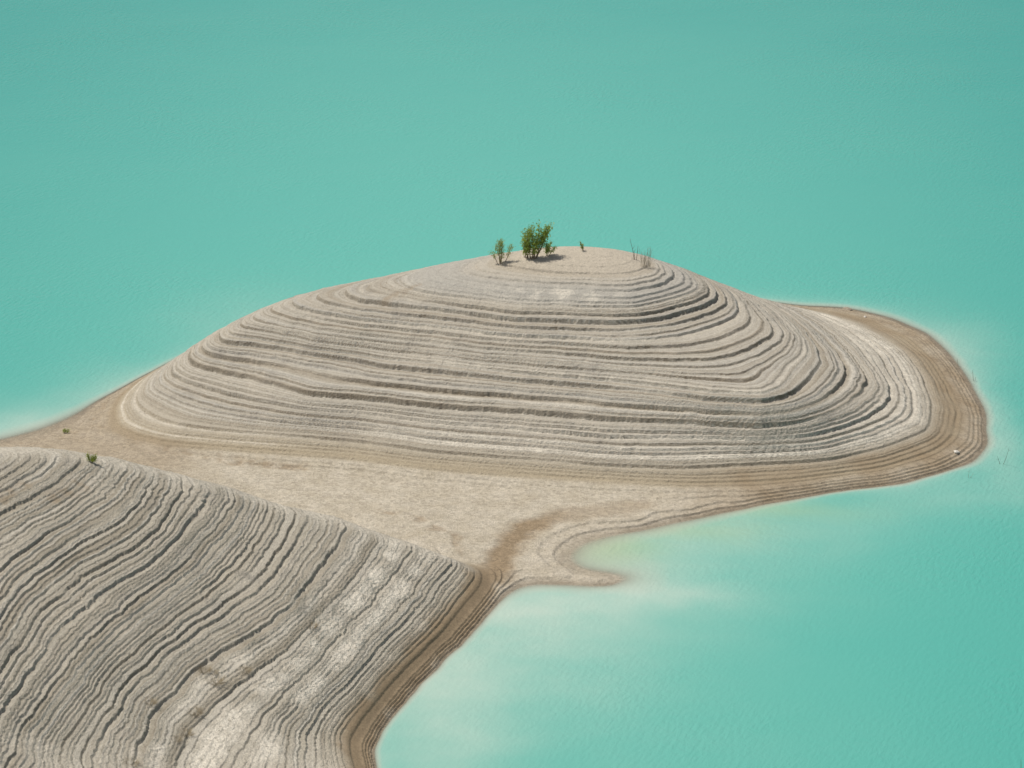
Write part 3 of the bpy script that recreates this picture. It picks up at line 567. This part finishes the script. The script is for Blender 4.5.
shrub('shrub', bx, by, [
    (0, 0, (-.1, 0, 1), 1.15, .25, 1.), (.05, 0, (.3, .05, 1), 1.1, .3, 1.), (-.05, 0, (.1, -.1, 1), .9, .3, .8), (.15, 0, (.55, 0, 1), .95, .4, .7)],
    'small dark green shrub tucked right beside the tallest shrub', 'shrub', LEAF, (.14, .05), 50, .08)
bx, by = PTS['mid']
shrub('sapling', bx, by, [(0, 0, (-.05, 0, 1), .9, .35, .6), (.05, 0, (.2, 0, 1), .7, .35, .5)],
    'slim green sapling between the two taller crest shrubs', 'sapling', LEAF2, (.12, .04), 22, .05)
bx, by = PTS['stem']
shrub('sapling', bx, by, [(0, 0, (-.30, 0, 1), .85, .2, 1.), (.03, 0, (-.15, .05, 1), .6, .3, .6)],
    'single short green sapling leaning left on the open crest', 'sapling', LEAF2, (.11, .045), 30, .04)
bx, by = PTS['crest']
shrub('shrub', bx, by, [(-.1, 0, (-.28, 0, 1), .62, .2, 1.), (.04, 0, (0.05, 0, 1), .42, .15, 1.), (.16, 0, (.35, .05, 1), .52, .15, 1.), (.08, -.05, (.2, -.1, 1), .42, .15, .8)],
    'small bright green shrub on the upper edge of the foreground hill', 'shrub', plain('fresh_leaves', (.22, .30, .04), (.38, .42, .09), .6, .5), (.13, .05), 24, .06)
bx, by = PTS['tiny']
shrub('weed', bx, by, [(0, 0, (-.2, 0, 1), .35, .1, 1.), (.1, 0, (.3, 0, 1), .35, .1, 1.), (-.1, 0, (-.5, 0, 1), .3, .1, 1.)],
    'tiny green weed on the brown mud by the left shoreline', 'weed', LEAF, (.12, .05), 12, .05)

def stalks(name, x, y, lst, label, cat, mat, r=.016, z=None, dz=-.05, twigs=2, group=None):
    """one bare branched plant, a single mesh"""
    m = MB()
    for ox, oy, d, L in lst:
        c = curve((ox, oy, 0), d, L, (0, 0, .1), 6)
        m.tube(c, r, r*.4, 5)
        for q in range(twigs):
            i = rng.integers(2, 6)
            dd = c[i+1]-c[i]; dd = dd/np.linalg.norm(dd)+rng.normal(size=3)*.5
            m.tube(curve(c[i], dd, L*.22, (0, 0, .1), 3), r*.5, r*.25, 4)
    o = m.build(name, mat)
    o.location = (x, y, (ground_z(x, y) if z is None else z)+dz)
    return tag(o, label, cat, group)

bx, by = PTS['twig']
stalks('dead_stalk', bx, by, [(0, 0, (-.03, 0, 1), 1.9), (.05, 0, (.03, 0, 1), .8), (.2, 0, (.12, 0, 1), 1.2)], 'dark upright dead stalk at the right end of the island crest', 'stalk', DEAD, .024)
bx, by = PTS['dry']
stalks('dry_bush', bx, by, [(rng.uniform(-.5, .5), rng.uniform(-.2, .2), (rng.normal()*.3, rng.normal()*.2, 1), rng.uniform(.8, 1.8)) for k in range(26)],
    'faint leafless bush of thin beige stalks beside the dark dead stalk', 'dry bush', DRY, .009, twigs=4)

def tuft(x, y, sz, label):
    m = MB()
    for k in range(int(110*sz)):
        a = rng.random()*6.28; q = rng.random()**.5*.45*sz
        d = (math.cos(a)*rng.uniform(.1, 1.), math.sin(a)*rng.uniform(.1, 1.), rng.uniform(.5, 1.1))
        c = curve((q*math.cos(a), q*math.sin(a), 0), d, sz*rng.uniform(.25, .55), (0, 0, -.2), 3)
        m.tube(c, .010, .004, 3)
    o = m.build('dry_tuft', TUFT); o.location = (x, y, ground_z(x, y)-.04)
    return tag(o, label, 'dry tuft', 'dry brown tufts on the foreground hillside')
TL = ['wide dry brown tuft in the densest cluster on the foreground terraces', 'dry brown tuft just above the wide tuft of the cluster', 'brown tuft below the cluster, beside a pale washed patch',
      'lower brown tuft at the left edge of the pale washed slope', 'dry straggly tuft among the close dark terrace lines, farthest left of the middle row', 'brown tuft on the bright patch nearest the isthmus',
      'small brown tuft above the cluster, on the terrace edge', 'small brown tuft between the straggly tuft and the cluster', 'lowest brown tuft, near the bottom edge of the hillside', 'flat brown tuft left of the lower tufts, on grey terraces']
for k, ((x, y), sz) in enumerate(zip(PTS['tufts'], (1.0, .85, .9, .8, .8, .75, .8, .6, .9, .7))):
    tuft(x, y, sz, TL[k])

x, y = PTS['tw1']; stalks('drowned_branch', x, y, [(0, 0, (.35, 0, 1), 2.0), (-.1, 0, (-.15, 0, 1), 1.0)], 'tallest thin bare branch standing in water off the island tip', 'branch', DEAD, .02, z=-.3, dz=0, twigs=1)
x, y = PTS['tw2']; stalks('drowned_branch', x, y, [(0, 0, (-.25, 0, 1), 1.2), (.05, 0, (.05, 0, 1), .6)], 'short bare twig standing in water off the right shore bend', 'branch', DEAD, .018, z=-.25, dz=0, twigs=1)
x, y = PTS['tw3']; stalks('drowned_branch', x, y, [(0, 0, (.02, 0, 1), .9), (.0, .0, (.6, 0, 1), .7)], 'faint forked twig in the shallows below the island tip', 'branch', DRY, .014, z=-.25, dz=0, twigs=1)
x, y = PTS['tw4']; stalks('drowned_branch', x, y, [(0, 0, (-.05, 0, 1), .9)], 'single thin twig in water nearest the upper right shore', 'branch', DRY, .014, z=-.25, dz=0, twigs=1)
x, y = PTS['reed']; stalks('reed', x, y, [(0, 0, (-.05, 0, 1), 3.3), (.2, 0, (.1, 0, 1), 2.9)], 'yellow brown reed tips poking up at the lower right edge', 'reed', LEAF2, .03, z=-.4, dz=0, twigs=3)

# ------------------------------------------------------------------ stones
STONE = plain('pale_stone', (.42, .39, .34), (.55, .52, .47), .9)
STONED = plain('brown_stone', (.17, .14, .105), (.27, .23, .18), .9)
import bmesh
def stone(x, y, r, mat, label, flat=.6, group=None):
    bm = bmesh.new(); bmesh.ops.create_icosphere(bm, subdivisions=2, radius=1)
    ph = rng.random(3)*9
    for v in bm.verts:
        p = v.co
        k = 1+.22*math.sin(3*p.x+ph[0])+.18*math.sin(4*p.y+2*p.z+ph[1])+.1*math.sin(7*p.x-5*p.z+ph[2])
        v.co = (p.x*k*r*1.25, p.y*k*r, p.z*k*r*flat)
    me = bpy.data.meshes.new('stone'); bm.to_mesh(me); bm.free(); me.materials.append(mat)
    o = link(bpy.data.objects.new('stone', me)); o.location = (x, y, ground_z(x, y)+r*flat*.35); o.rotation_euler[2] = rng.random()*6
    return tag(o, label, 'stone', group)
x, y = PTS['rock']; stone(x, y, .2, STONE, 'white stone lying on the tan lower terrace near the island tip')
x, y = PTS['peb']; stone(x, y, .12, STONE, 'small pale stone on the brown beach at the back right of the island')
x, y = PTS['peb2']; stone(x, y, .38, STONED, 'dark clod at the far water edge behind the island', .4)

# ------------------------------------------------------------------ light, sky, camera
SUN_AZ = math.radians(290)      # clockwise from +Y: the sun stands to the left, a little behind the hill
SUN_EL = math.radians(63)
world = bpy.data.worlds.new('World'); scene.world = world; world.use_nodes = True
nt = world.node_tree; nt.nodes.clear()
sky = nt.nodes.new('ShaderNodeTexSky'); sky.sky_type = 'NISHITA'; sky.sun_disc = False
sky.sun_elevation = SUN_EL; sky.sun_rotation = SUN_AZ; sky.air_density = 1.0; sky.dust_density = 1.5
bg = nt.nodes.new('ShaderNodeBackground'); bg.inputs[1].default_value = .088
wo = nt.nodes.new('ShaderNodeOutputWorld')
hz = nt.nodes.new('ShaderNodeHueSaturation'); hz.inputs['Saturation'].default_value = .55      # bright hazy noon sky
nt.links.new(sky.outputs[0], hz.inputs['Color']); nt.links.new(hz.outputs[0], bg.inputs[0]); nt.links.new(bg.outputs[0], wo.inputs[0])
ld = bpy.data.lights.new('sun', 'SUN'); ld.energy = 4.1; ld.angle = math.radians(.53); ld.color = (1, .94, .84)
lo = link(bpy.data.objects.new('sun', ld))
sd = np.array([math.sin(SUN_AZ)*math.cos(SUN_EL), math.cos(SUN_AZ)*math.cos(SUN_EL), math.sin(SUN_EL)])
from mathutils import Vector
lo.rotation_euler = Vector(sd).to_track_quat('Z', 'Y').to_euler(); lo.location = sd*200

D = 269.; PT = math.radians(22)
cd = bpy.data.cameras.new('camera'); cd.sensor_fit = 'HORIZONTAL'; cd.angle = math.radians(18); cd.clip_end = 20000; cd.clip_start = 1
co = link(bpy.data.objects.new('camera', cd)); co.location = (0, -D*math.cos(PT), D*math.sin(PT)); co.rotation_euler = (math.pi/2-PT, 0, 0)
scene.camera = co
scene.view_settings.view_transform = 'Standard'; scene.view_settings.look = 'None'
scene.view_settings.exposure = 0.0; scene.view_settings.gamma = 1.0; scene.view_settings.use_curve_mapping = False
scene.cycles.max_bounces = 6; scene.cycles.transparent_max_bounces = 8
